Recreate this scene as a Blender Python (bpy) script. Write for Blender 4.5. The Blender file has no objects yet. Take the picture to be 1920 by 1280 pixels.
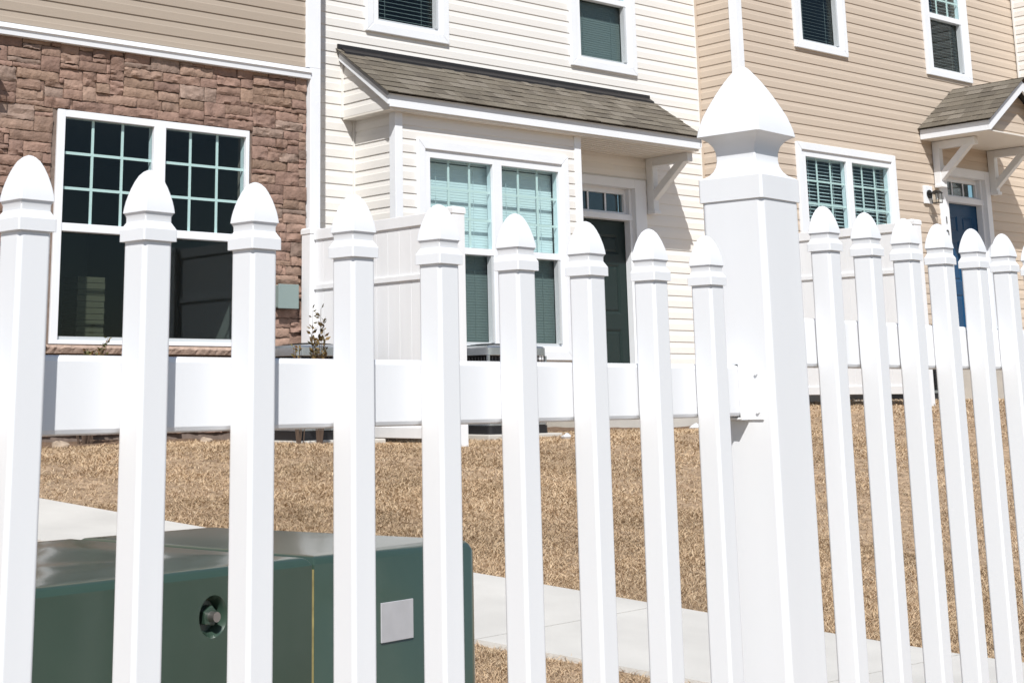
import bpy, math, random
import numpy as np
from mathutils import Vector, Matrix, noise as mnoise
random.seed(7)
rng = np.random.default_rng(11)
S = bpy.context.scene
C = S.collection

# ------------------------------------------------------------------ camera
# world axes: X along the house fronts, Y into the houses, Z up; the lens is the origin
F_PX, PITCH, ROLL, YAW, CX, CY = 2912.53, .2196048, -.00976374, .6860392, 755.793, 94.587
fw = Vector((math.sin(YAW)*math.cos(PITCH), math.cos(YAW)*math.cos(PITCH), math.sin(PITCH)))
rt = Vector((math.cos(YAW), -math.sin(YAW), 0)); up = rt.cross(fw)
r2 = rt*math.cos(ROLL)+up*math.sin(ROLL); u2 = up*math.cos(ROLL)-rt*math.sin(ROLL)
cam = bpy.data.cameras.new('camera'); co = bpy.data.objects.new('camera', cam); C.objects.link(co)
M = Matrix((r2, u2, -fw)).transposed().to_4x4(); co.matrix_world = M
cam.sensor_width = 36; cam.lens = F_PX/1920*36
cam.shift_x = (960-CX)/1920; cam.shift_y = (CY-640)/1920
cam.clip_start = .05; cam.clip_end = 8000
cam.dof.use_dof = True; cam.dof.focus_distance = 7.0; cam.dof.aperture_fstop = 45
S.camera = co

# ------------------------------------------------------------------ light
SUN = Vector((-.82, -1, 1.356)).normalized()
EL = math.asin(SUN.z); AZ = math.atan2(SUN.x, SUN.y)
W = bpy.data.worlds.new('World'); S.world = W; W.use_nodes = True
nt = W.node_tree; nt.nodes.clear()
sk = nt.nodes.new('ShaderNodeTexSky'); sk.sky_type = 'NISHITA'; sk.sun_disc = False
sk.sun_elevation = EL; sk.sun_rotation = AZ; sk.air_density = 1.0; sk.dust_density = .5
bg = nt.nodes.new('ShaderNodeBackground'); bg.inputs[1].default_value = .088
wo = nt.nodes.new('ShaderNodeOutputWorld')
nt.links.new(sk.outputs[0], bg.inputs[0]); nt.links.new(bg.outputs[0], wo.inputs[0])
sl = bpy.data.lights.new('sun', 'SUN'); sl.energy = 5.0; sl.angle = math.radians(.53); sl.color = (1, .985, .955)
so = bpy.data.objects.new('sun', sl); C.objects.link(so); so.location = (-5, -8, 12)
so.rotation_euler = SUN.to_track_quat('Z', 'Y').to_euler()
S.view_settings.view_transform = 'Standard'; S.view_settings.look = 'None'
S.view_settings.exposure = .10; S.view_settings.gamma = 1
S.cycles.max_bounces = 8; S.cycles.transparent_max_bounces = 16
S.cycles.use_denoising = True

# ------------------------------------------------------------------ materials
def newmat(name):
    m = bpy.data.materials.new(name); m.use_nodes = True
    n = m.node_tree.nodes; l = m.node_tree.links
    return m, n, l, n['Principled BSDF']
def N(n, t, **k):
    o = n.new(t)
    for a, v in k.items(): setattr(o, a, v)
    return o
def mat(name, col, rough=.5, spec=.5, metal=0, noise=0, nscale=6, bump=0, bscale=40, attr=None, coat=0, stretch=None, detail=4):
    """plain paint/plastic/stone: base colour (optionally times a face attribute) with noise variation and bump"""
    m, n, l, b = newmat(name)
    b.inputs['Roughness'].default_value = rough; b.inputs['Metallic'].default_value = metal
    b.inputs['Specular IOR Level'].default_value = spec
    b.inputs['Coat Weight'].default_value = coat; b.inputs['Coat Roughness'].default_value = .13
    tc = N(n, 'ShaderNodeTexCoord'); src = tc.outputs['Object']
    if stretch:
        mp = N(n, 'ShaderNodeMapping'); mp.inputs['Scale'].default_value = stretch
        l.new(src, mp.inputs[0]); src = mp.outputs[0]
    if attr:
        a = N(n, 'ShaderNodeAttribute'); a.attribute_name = attr; base = a.outputs['Color']
    else:
        r = N(n, 'ShaderNodeRGB'); r.outputs[0].default_value = (*col, 1); base = r.outputs[0]
    if noise:
        t = N(n, 'ShaderNodeTexNoise'); t.inputs['Scale'].default_value = nscale; t.inputs['Detail'].default_value = detail
        l.new(src, t.inputs['Vector'])
        mr = N(n, 'ShaderNodeMapRange'); mr.inputs[1].default_value = .3; mr.inputs[2].default_value = .7
        mr.inputs[3].default_value = 1-noise; mr.inputs[4].default_value = 1+noise
        l.new(t.outputs[0], mr.inputs[0])
        v = N(n, 'ShaderNodeVectorMath', operation='SCALE'); l.new(base, v.inputs[0]); l.new(mr.outputs[0], v.inputs['Scale'])
        base = v.outputs[0]
    l.new(base, b.inputs['Base Color'])
    if bump:
        t2 = N(n, 'ShaderNodeTexNoise'); t2.inputs['Scale'].default_value = bscale; t2.inputs['Detail'].default_value = 6
        l.new(src, t2.inputs['Vector'])
        bp = N(n, 'ShaderNodeBump'); bp.inputs['Strength'].default_value = bump; bp.inputs['Distance'].default_value = .01
        l.new(t2.outputs[0], bp.inputs['Height']); l.new(bp.outputs[0], b.inputs['Normal'])
    return m
def srgb(r, g, b, k=1.):
    f = lambda c: ((c/255+.055)/1.055)**2.4 if c/255 > .04045 else c/255/12.92
    return (f(r)*k, f(g)*k, f(b)*k)

VINYL = mat('white_vinyl', (.775, .78, .793), rough=.44, spec=.45, noise=.03, nscale=7, bump=.03, bscale=9, stretch=(1, 1, .12))
TRIM = mat('white_trim', (.77, .785, .81), rough=.45, spec=.4, noise=.025, nscale=2.5)
TRIM_D = mat('painted_wood_trim', (.74, .745, .75), rough=.5, spec=.35, noise=.04, nscale=4)
CREAM = mat('cream_siding', (.74, .715, .68), rough=.5, spec=.3, noise=.02, nscale=1.2, bump=.08, bscale=30, stretch=(.25, .25, 6))
TAUPE = mat('taupe_siding', (.39, .325, .262), rough=.5, spec=.3, noise=.03, nscale=1.2, bump=.1, bscale=30, stretch=(.25, .25, 6))
TAN = mat('tan_siding', (.53, .44, .355), rough=.5, spec=.3, noise=.02, nscale=1.2, bump=.1, bscale=30, stretch=(.25, .25, 6))
SOFF = mat('soffit_vinyl', (.72, .68, .62), rough=.5, spec=.3)
STONE = mat('ledge_stone', (1, 1, 1), attr='tint', rough=.9, spec=.15, noise=.18, nscale=16, bump=.9, bscale=45)
MORT = mat('mortar', (.20, .155, .13), rough=.95, spec=.1, noise=.2, nscale=20)
SHING = mat('asphalt_shingle', (1, 1, 1), attr='tint', rough=.95, spec=.1, noise=.22, nscale=90, bump=.5, bscale=160)
FLASH = mat('black_flashing', (.02, .018, .018), rough=.45)
RAKE_SHADE = mat('rake_shade_grey', (.30, .30, .30), rough=.4)  # shade under the shingle overhang, put into a grey colour
CONC = mat('concrete', (.50, .475, .435), rough=.9, spec=.2, noise=.09, nscale=3.5, bump=.25, bscale=120, detail=8)
FOUND = mat('foundation_parging', (.42, .385, .33), rough=.95, spec=.1, noise=.08, nscale=5, bump=.3, bscale=60)
DOORG = mat('dark_green_door_paint', (.011, .022, .020), rough=.45, spec=.3)
DOORB = mat('deep_blue_door_paint', (.004, .05, .125), rough=.4, spec=.3)
ROOM = mat('unlit_room_dark', (.10, .095, .085), rough=.9)  # unlit look of the interiors put into one dark colour
BLIND = mat('white_blind', (.76, .78, .79), rough=.5)
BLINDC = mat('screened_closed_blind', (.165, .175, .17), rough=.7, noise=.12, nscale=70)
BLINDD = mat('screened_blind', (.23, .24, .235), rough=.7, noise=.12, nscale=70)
GRILLE = mat('window_grille', (.82, .83, .80), rough=.4)
ALU = mat('sash_track', (.55, .57, .58), rough=.4, metal=.2)
ACBODY = mat('condenser_coil_dark', (.012, .012, .014), rough=.5)
ACPAN = mat('condenser_sheet_metal', (.42, .45, .48), rough=.22, metal=.75, noise=.15, nscale=8)
ACWIRE = mat('condenser_wire', (.045, .045, .05), rough=.4)
TGREEN = mat('transformer_green_paint', (.034, .062, .044), rough=.28, spec=.6, noise=.08, nscale=6, bump=.05, bscale=5, coat=.6)
GASK = mat('yellowed_gasket', (.30, .25, .10), rough=.7, noise=.3, nscale=40)
YEL = mat('yellow_warning_sticker', (.62, .38, .02), rough=.5)
LABEL = mat('faded_sticker', (.44, .44, .46), rough=.45, noise=.06, nscale=25)
STEEL = mat('bare_steel', (.45, .42, .40), rough=.35, metal=.9)
BLACKM = mat('black_lamp_metal', (.015, .014, .013), rough=.4, metal=.4)
CLEAR = None
UBOX = mat('grey_green_box_paint', (.20, .255, .245), rough=.5)
SOIL = mat('soil_under_grass', (.36, .26, .175), rough=1, spec=.05, noise=.35, nscale=14, bump=1, bscale=60)
MULCH = mat('bare_bed_soil', (.17, .115, .08), rough=1, spec=.05, noise=.45, nscale=30, bump=1, bscale=90)
GRASS = mat('dormant_grass', (1, 1, 1), attr='tint', rough=.8, spec=.15)
LEAF = mat('shrub_leaf', (1, 1, 1), attr='tint', rough=.6, spec=.3)
TWIG = mat('shrub_twig', (.10, .065, .045), rough=.9)
ROCK = mat('bed_rock', (.36, .28, .21), rough=.95, noise=.25, nscale=18, bump=.8, bscale=40)
PLAST = mat('clear_plastic_scrap', (.75, .76, .78), rough=.2)
INK = mat('black_numeral', (.02, .02, .02), rough=.5)
ROOFM = mat('main_roof_shingle', (.16, .145, .125), rough=.95, noise=.3, nscale=14, bump=.5, bscale=60)

def glassmat(name, t, refl=.018):
    m = bpy.data.materials.new(name); m.use_nodes = True; n = m.node_tree.nodes; l = m.node_tree.links; n.clear()
    tr = N(n, 'ShaderNodeBsdfTransparent'); tr.inputs[0].default_value = (*t, 1)
    gl = N(n, 'ShaderNodeBsdfGlossy'); gl.inputs['Roughness'].default_value = .015; gl.inputs[0].default_value = (.9, .95, 1, 1)
    lw = N(n, 'ShaderNodeLayerWeight'); lw.inputs[0].default_value = .5
    p = N(n, 'ShaderNodeMath', operation='POWER'); p.inputs[1].default_value = 5; l.new(lw.outputs['Facing'], p.inputs[0])
    a = N(n, 'ShaderNodeMath', operation='MULTIPLY_ADD'); a.inputs[1].default_value = .9; a.inputs[2].default_value = refl
    l.new(p.outputs[0], a.inputs[0])
    mx = N(n, 'ShaderNodeMixShader'); l.new(a.outputs[0], mx.inputs[0]); l.new(tr.outputs[0], mx.inputs[1]); l.new(gl.outputs[0], mx.inputs[2])
    o = N(n, 'ShaderNodeOutputMaterial'); l.new(mx.outputs[0], o.inputs[0]); return m
GLASS = glassmat('green_tinted_glass', (.86, .93, .93))
TGLASS = glassmat('transom_glass', (.80, .92, .94), refl=.07)
CLEAR = glassmat('lamp_glass', (.9, .9, .88))

# ------------------------------------------------------------------ mesh helpers
class MB:
    def __init__(s): s.v = []; s.f = []; s.t = []
    def face(s, pts, tint=None):
        b = len(s.v); s.v += [tuple(p) for p in pts]; s.f.append(tuple(range(b, b+len(pts)))); s.t.append(tint)
    def box(s, x0, x1, y0, y1, z0, z1, tint=None):
        b = len(s.v); s.v += [(x, y, z) for z in (z0, z1) for y in (y0, y1) for x in (x0, x1)]
        for q in ((0, 2, 3, 1), (4, 5, 7, 6), (0, 1, 5, 4), (2, 6, 7, 3), (0, 4, 6, 2), (1, 3, 7, 5)):
            s.f.append(tuple(b+i for i in q)); s.t.append(tint)
        return s
    def prism(s, poly, fn, a, b_, tint=None):
        """poly: list of 2-D points; fn(u,v,w)->xyz; extruded from w=a to w=b"""
        n = len(poly); b = len(s.v)
        s.v += [fn(u, v, a) for u, v in poly]+[fn(u, v, b_) for u, v in poly]
        s.f.append(tuple(b+i for i in range(n))); s.f.append(tuple(b+n+i for i in reversed(range(n))))
        for i in range(n): j = (i+1) % n; s.f.append((b+i, b+n+i, b+n+j, b+j))
        s.t += [tint]*(n+2); return s
    def tube(s, pts, r, k=8, tint=None, r1=None):
        pts = [Vector(p) for p in pts]; rings = []
        for i, p in enumerate(pts):
            d = (pts[min(i+1, len(pts)-1)]-pts[max(i-1, 0)]).normalized()
            a = d.orthogonal().normalized(); c = d.cross(a)
            rr = r if r1 is None else r+(r1-r)*i/(len(pts)-1)
            b = len(s.v); s.v += [tuple(p+(a*math.cos(t)+c*math.sin(t))*rr) for t in [2*math.pi*j/k for j in range(k)]]
            rings.append(b)
        for a, b in zip(rings, rings[1:]):
            for j in range(k): s.f.append((a+j, a+(j+1) % k, b+(j+1) % k, b+j)); s.t.append(tint)
        s.f.append(tuple(rings[0]+j for j in reversed(range(k)))); s.f.append(tuple(rings[-1]+j for j in range(k))); s.t += [tint, tint]
        return s
    def loft(s, prof, rc=.12, k=4, cx=0, cy=0, ang=0, cap=True):
        """prof: (half width, z); rounded-square rings; rc = corner radius as share of half width (or absolute if negative)"""
        ca, sa = math.cos(ang), math.sin(ang); rings = []
        for h, z in prof:
            r = min(-rc, h*.95) if rc < 0 else h*rc
            b = len(s.v)
            for q in range(4):
                t0 = q*math.pi/2; ox = (h-r)*(1 if q in (0, 3) else -1); oy = (h-r)*(1 if q in (0, 1) else -1)
                for j in range(k+1):
                    t = t0+j*math.pi/2/k; x = ox+r*math.cos(t); y = oy+r*math.sin(t)
                    s.v.append((cx+x*ca-y*sa, cy+x*sa+y*ca, z))
            rings.append(b)
        n = 4*(k+1)
        for a, b in zip(rings, rings[1:]):
            for j in range(n): s.f.append((a+j, a+(j+1) % n, b+(j+1) % n, b+j)); s.t.append(None)
        if cap:
            s.f.append(tuple(rings[0]+j for j in reversed(range(n)))); s.f.append(tuple(rings[-1]+j for j in range(n))); s.t += [None, None]
        return s
    def build(s, name, m, parent=None, smooth=None, bevel=0, loc=None, rotz=0, wn=False):
        me = bpy.data.meshes.new(name); me.from_pydata(s.v, [], s.f); me.update()
        if any(t is not None for t in s.t):
            at = me.attributes.new('tint', 'FLOAT_COLOR', 'CORNER'); d = []
            for f, t in zip(s.f, s.t): d += [*(t or (1, 1, 1)), 1]*len(f)
            at.data.foreach_set('color', d)
        me.materials.append(m); o = bpy.data.objects.new(name, me); C.objects.link(o)
        if parent: o.parent = parent
        if loc: o.location = loc
        o.rotation_euler.z = rotz
        if smooth is not None:
            me.shade_smooth()
            try: me.set_sharp_from_angle(angle=math.radians(smooth))
            except Exception: pass
            if wn: w_ = o.modifiers.new('weighted_normal', 'WEIGHTED_NORMAL'); w_.keep_sharp = True; w_.weight = 80
        if bevel:
            b = o.modifiers.new('bevel', 'BEVEL'); b.width = bevel; b.segments = 2; b.limit_method = 'ANGLE'; b.angle_limit = math.radians(40)
            b.harden_normals = False
        return o
def tag(o, label=None, cat=None, group=None, kind=None):
    for k, v in (('label', label), ('category', cat), ('group', group), ('kind', kind)):
        if v: o[k] = v
    return o
def empty(name, loc, label, cat, group=None, rotz=0):
    o = bpy.data.objects.new(name, None); C.objects.link(o); o.location = loc; o.rotation_euler.z = rotz
    o.empty_display_size = .2
    return tag(o, label, cat, group)
def copy_tree(o, parent=None):
    c = o.copy(); C.objects.link(c); c.parent = parent
    for ch in list(o.children): copy_tree(ch, c)
    return c
class Loc:
    """offsets world-built meshes so that a thing's Empty may sit at its base"""
    def __init__(s, root): s.o = root.location.copy(); s.root = root
    def __call__(s, mb, name, m, parent=None, **k):
        mb.v = [(x-s.o.x, y-s.o.y, z-s.o.z) for x, y, z in mb.v]
        return mb.build(name, m, parent or s.root, **k)
def sst(t): t = max(0., min(1., t)); return t*t*(3-2*t)

# ------------------------------------------------------------------ measures (metres, lens height = 0)
YA, YB, YP, YC = 11.11, 11.75, 11.12, 11.13
XA1 = 8.087; XBAY0, XBAY1 = 9.0, 11.42; XC0, XD = 14.116, 20.285
E_ = .1277

def gz(X, Y):
    base = -.34+.23*sst((X-12.3)/2.2)+.02*math.sin(X*1.3)*sst((Y-3)/3)
    d = 9.1-Y
    if d <= 0: z = base
    else:
        z = base-.115*d+.02*math.exp(-d*1.2)-.02
    zl = -1.02
    k = .12
    return max(z, zl)+k*.25*math.exp(-abs(z-zl)/k)

# ---- ground
xs = [-4000, -800, -150, -40, -12]+[-6+.3*i for i in range(100)]+[26, 32, 45, 90, 250, 900, 4000]
ys = [-4000, -800, -150, -40, -12, -4]+[-1+.25*i for i in range(56)]+[13.2, 14, 16, 20, 40, 120, 500, 4000]
v = [(x, y, gz(x, y)+(random.uniform(-.006, .006) if -6 <= x <= 24 and 2 < y < 11 else 0)) for y in ys for x in xs]
f = [(j*len(xs)+i, j*len(xs)+i+1, (j+1)*len(xs)+i+1, (j+1)*len(xs)+i) for j in range(len(ys)-1) for i in range(len(xs)-1)]
me = bpy.data.meshes.new('ground'); me.from_pydata(v, [], f); me.materials.append(SOIL); me.shade_smooth()
g = bpy.data.objects.new('ground', me); C.objects.link(g); tag(g, kind='structure')

ASPH = mat('added_road_asphalt', (.055, .056, .06), rough=.9, spec=.2, noise=.15, nscale=3, bump=.3, bscale=120)
tag(MB().box(-80, 80, -14, .35, -1.06, -.965).build('added_dark_road', ASPH), kind='structure')  # unseen dark road, added to cut warm bounce light
tag(MB().box(-80, 80, .352, .50, -1.10, -.86).build('kerb', CONC), kind='structure')
# ---- sidewalk, poured in slabs
UE = [(2.9, 10.0), (3.42, 8.9), (3.893, 7.821), (4.20, 7.0), (4.42, 6.4), (4.808, 5.389), (5.137, 4.467), (5.398, 3.788), (5.558, 3.36), (5.83, 2.5), (6.1, 1.4)]
LE = [(1.95, 9.6), (2.5, 8.55), (3.05, 7.5), (3.40, 6.8), (3.52, 6.25), (3.78, 5.3), (4.01, 4.473), (4.225, 3.87), (4.36, 3.45), (4.62, 2.6), (4.9, 1.5)]
def resample(P, n):
    P = np.array(P); L = np.r_[0, np.cumsum(np.hypot(*np.diff(P, axis=0).T))]; t = np.linspace(0, L[-1], n)
    return np.c_[np.interp(t, L, P[:, 0]), np.interp(t, L, P[:, 1])]
NS = 48; ue = resample(UE, NS); le = resample(LE, NS)
mb = MB(); per = 6
for s0 in range(0, NS-1, per):
    ii = list(range(s0, min(s0+per, NS-1)+1))
    rows = []
    for q, i in enumerate(ii):
        a = ue[i].copy(); b = le[i].copy()
        e = .004
        nx = ue[min(i+1, NS-1)]-ue[max(i-1, 0)]; nx /= np.hypot(*nx)
        if q == 0: a += nx*e; b += nx*e
        if q == len(ii)-1: a -= nx*e; b -= nx*e
        rows.append([a+(b-a)*t for t in np.linspace(0, 1, 5)])
    top = lambda p: (p[0], p[1], gz(*p)+.022)
    bot = lambda p: (p[0], p[1], gz(*p)-.08)
    for r0, r1 in zip(rows, rows[1:]):
        for j in range(4): mb.face([top(r0[j]), top(r0[j+1]), top(r1[j+1]), top(r1[j])])
        mb.face([top(r0[0]), top(r1[0]), bot(r1[0]), bot(r0[0])]); mb.face([top(r0[4]), top(r1[4]), bot(r1[4]), bot(r0[4])])
    for r in (rows[0], rows[-1]):
        mb.face([top(r[0]), top(r[4]), bot(r[4]), bot(r[0])])
WALKC = mat('pale_sidewalk_concrete', (.54, .52, .485), rough=.92, spec=.2, noise=.10, nscale=2.2, bump=.2, bscale=140, detail=9)
o = mb.build('sidewalk', WALKC); tag(o, kind='structure')
poly = np.vstack([ue, le[::-1]])
def in_poly(x, y, P):
    c = np.zeros(len(x), bool); j = len(P)-1
    for i in range(len(P)):
        xi, yi = P[i]; xj, yj = P[j]
        with np.errstate(divide='ignore', invalid='ignore'):
            k = ((yi > y) != (yj > y)) & (x < (xj-xi)*(y-yi)/(yj-yi)+xi)
        c ^= k; j = i
    return c
# ---- bare bed along the walls
mb = MB()
n = 60
for i in range(n):
    xa, xb = 4+i*10/n, 4+(i+1)*10/n
    w = lambda x: 10.55+.13*math.sin(x*2.1)+.08*math.sin(x*5.3)
    for k in range(4):
        p = lambda x, t: (x, w(x)+(11.9-w(x))*t, gz(x, w(x)+(11.9-w(x))*t)+.006+.03*t+.02*math.sin(9*x+7*t)*t)
        mb.face([p(xa, k/4), p(xb, k/4), p(xb, (k+1)/4), p(xa, (k+1)/4)])
tag(mb.build('planting_bed', MULCH, smooth=60), kind='structure')

# ---- dormant grass, one mesh of curled blades
def cam_xy(X, Y, Z):
    dx = X*r2.x+Y*r2.y+Z*r2.z; dy = -(X*u2.x+Y*u2.y+Z*u2.z); dz = X*fw.x+Y*fw.y+Z*fw.z
    return CX+F_PX*dx/dz, CY+F_PX*dy/dz
gzv = np.vectorize(gz)
def blades(n, x0, x1, y0, y1):
    X = rng.uniform(x0, x1, n); Y = rng.uniform(y0, y1, n)
    Z = gzv(X, Y)
    px, py = cam_xy(X, Y, Z)
    d = np.hypot(X, Y)
    keep = (px > -120) & (px < 2040) & (py > 680) & (py < 1420) & (rng.random(n) < np.minimum(1, (5.2/d)**1.3))
    edge = 10.55+.13*np.sin(X*2.1)+.08*np.sin(X*5.3)
    keep &= (Y < edge+rng.normal(0, .05, n)) | (X > 14.1)
    keep &= ~in_poly(X, Y, poly)
    return X[keep], Y[keep], Z[keep]
parts = [blades(900000, 2.2, 7.5, 2.9, 7.6), blades(480000, 4.5, 12.5, 3.4, 9.2), blades(620000, 1.6, 17.5, 7.55, 10.9), blades(60000, 1.0, 3.6, 2.6, 4.4)]
X = np.concatenate([p[0] for p in parts]); Y = np.concatenate([p[1] for p in parts]); Z = np.concatenate([p[2] for p in parts])
n = len(X); print('blades', n)
d = np.hypot(X, Y)
pat = .5+.5*np.array([mnoise.noise(Vector((a_*.9, b_*.9, 0)))+.5*mnoise.noise(Vector((a_*3.1, b_*3.1, 4))) for a_, b_ in zip(X, Y)])*1.3
pat2 = .5+.5*np.sin(X*9.1+2*np.sin(Y*7.3))*np.sin(Y*8.7+2*np.sin(X*6.1))
a = rng.uniform(0, 2*math.pi, n); L = rng.uniform(.018, .052, n)*(.8+.5*pat2); w = rng.uniform(.0008, .0017, n)*np.maximum(1, d/6.5)
lean = rng.uniform(.55, 1.35, n); cur = rng.uniform(-1.2, 1.2, n)
px, py = -np.sin(a+rng.normal(0, .9, n)), np.cos(a)
nrm = np.hypot(px, py); px /= nrm; py /= nrm
P = np.zeros((n, 8, 3))
hx = X.copy(); hy = Y.copy(); hz = Z.copy()-.004
for k in range(4):
    ww = w*(1, .9, .65, .12)[k]
    P[:, 2*k, 0] = hx-px*ww; P[:, 2*k, 1] = hy-py*ww; P[:, 2*k, 2] = hz
    P[:, 2*k+1, 0] = hx+px*ww; P[:, 2*k+1, 1] = hy+py*ww; P[:, 2*k+1, 2] = hz
    th = lean+k*.35; aa = a+cur*k*.5
    hx = hx+L/3*np.sin(th)*np.cos(aa); hy = hy+L/3*np.sin(th)*np.sin(aa); hz = hz+L/3*np.cos(th)
me = bpy.data.meshes.new('dry_grass'); me.vertices.add(n*8); me.vertices.foreach_set('co', P.ravel().astype(np.float32))
b = (np.arange(n)*8)[:, None]
q = np.concatenate([b+np.array([0, 1, 3, 2]), b+np.array([2, 3, 5, 4]), b+np.array([4, 5, 7, 6])], 1).ravel().astype(np.int32)
me.loops.add(len(q)); me.loops.foreach_set('vertex_index', q)
me.polygons.add(n*3); me.polygons.foreach_set('loop_start', np.arange(0, n*12, 4, dtype=np.int32))
me.update(calc_edges=True); me.validate()
c0 = np.array([(.52, .375, .232), (.56, .42, .273), (.46, .33, .208), (.49, .35, .230), (.62, .49, .34), (.42, .295, .19)])
pk = rng.choice(6, n, p=[.30, .26, .16, .12, .08, .08]); col = c0[pk]*rng.uniform(.9, 1.12, n)[:, None]
col *= (.75+.32*pat+.06*pat2)[:, None]*np.array([1, 1, 1])
col = np.c_[col, np.ones(n)]
at = me.attributes.new('tint', 'FLOAT_COLOR', 'CORNER'); at.data.foreach_set('color', np.repeat(col, 12, 0).ravel().astype(np.float32))
me.materials.append(GRASS); o = bpy.data.objects.new('dry_grass', me); C.objects.link(o); tag(o, kind='stuff')

# ------------------------------------------------------------------ siding walls
def cells(u0, u1, z0, z1, holes):
    us = sorted({u0, u1, *[h[0] for h in holes], *[h[1] for h in holes]}); us = [u for u in us if u0 <= u <= u1]
    for a, b in zip(us, us[1:]):
        m = (a+b)/2; cur = z0
        for h in sorted([h for h in holes if h[0] < m < h[1]], key=lambda h: h[2]):
            if h[2] > cur: yield a, b, cur, min(h[2], z1)
            cur = max(cur, h[3])
        if cur < z1: yield a, b, cur, z1
def siding(u0, u1, z0, z1, phase, fn, holes=()):
    """fn(u, out, z) -> xyz.  Dutch-lap courses: flat face, bevelled upper third, undercut"""
    mb = MB()
    for a, b, c, d in cells(u0, u1, z0, z1, holes):
        k = math.floor((c-phase)/E_); pts = []
        while phase+k*E_ < d:
            zb = phase+k*E_
            for dz, o in ((0, .004), (.0003, .0135), (.070, .0135), (.078, .0105), (E_-.0003, .004)): pts.append((zb+dz, o))
            k += 1
        out = []
        for (za, oa), (zb, ob) in zip(pts, pts[1:]):
            if zb <= c or za >= d: continue
            l, h = max(za, c), min(zb, d); g = lambda z: oa+(ob-oa)*(z-za)/(zb-za) if zb > za else oa
            if not out: out.append((l, g(l)))
            out.append((h, g(h)))
        for (za, oa), (zb, ob) in zip(out, out[1:]):
            mb.face([fn(a, oa, za), fn(b, oa, za), fn(b, ob, zb), fn(a, ob, zb)])
        mb.face([fn(a, -.0, c), fn(b, -.0, c), fn(b, out[0][1], c), fn(a, out[0][1], c)])
    return mb
def core(u0, u1, z0, z1, fn, holes=(), th=.14):
    mb = MB()
    for a, b, c, d in cells(u0, u1, z0, z1, holes):
        mb.prism([(a, c), (b, c), (b, d), (a, d)], lambda u, v, w: fn(u, w, v), 0, -th)
    return mb
fY = lambda y0: (lambda u, o, z: (u, y0-o, z))
fX = lambda x0: (lambda u, o, z: (x0-o, u, z))

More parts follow.
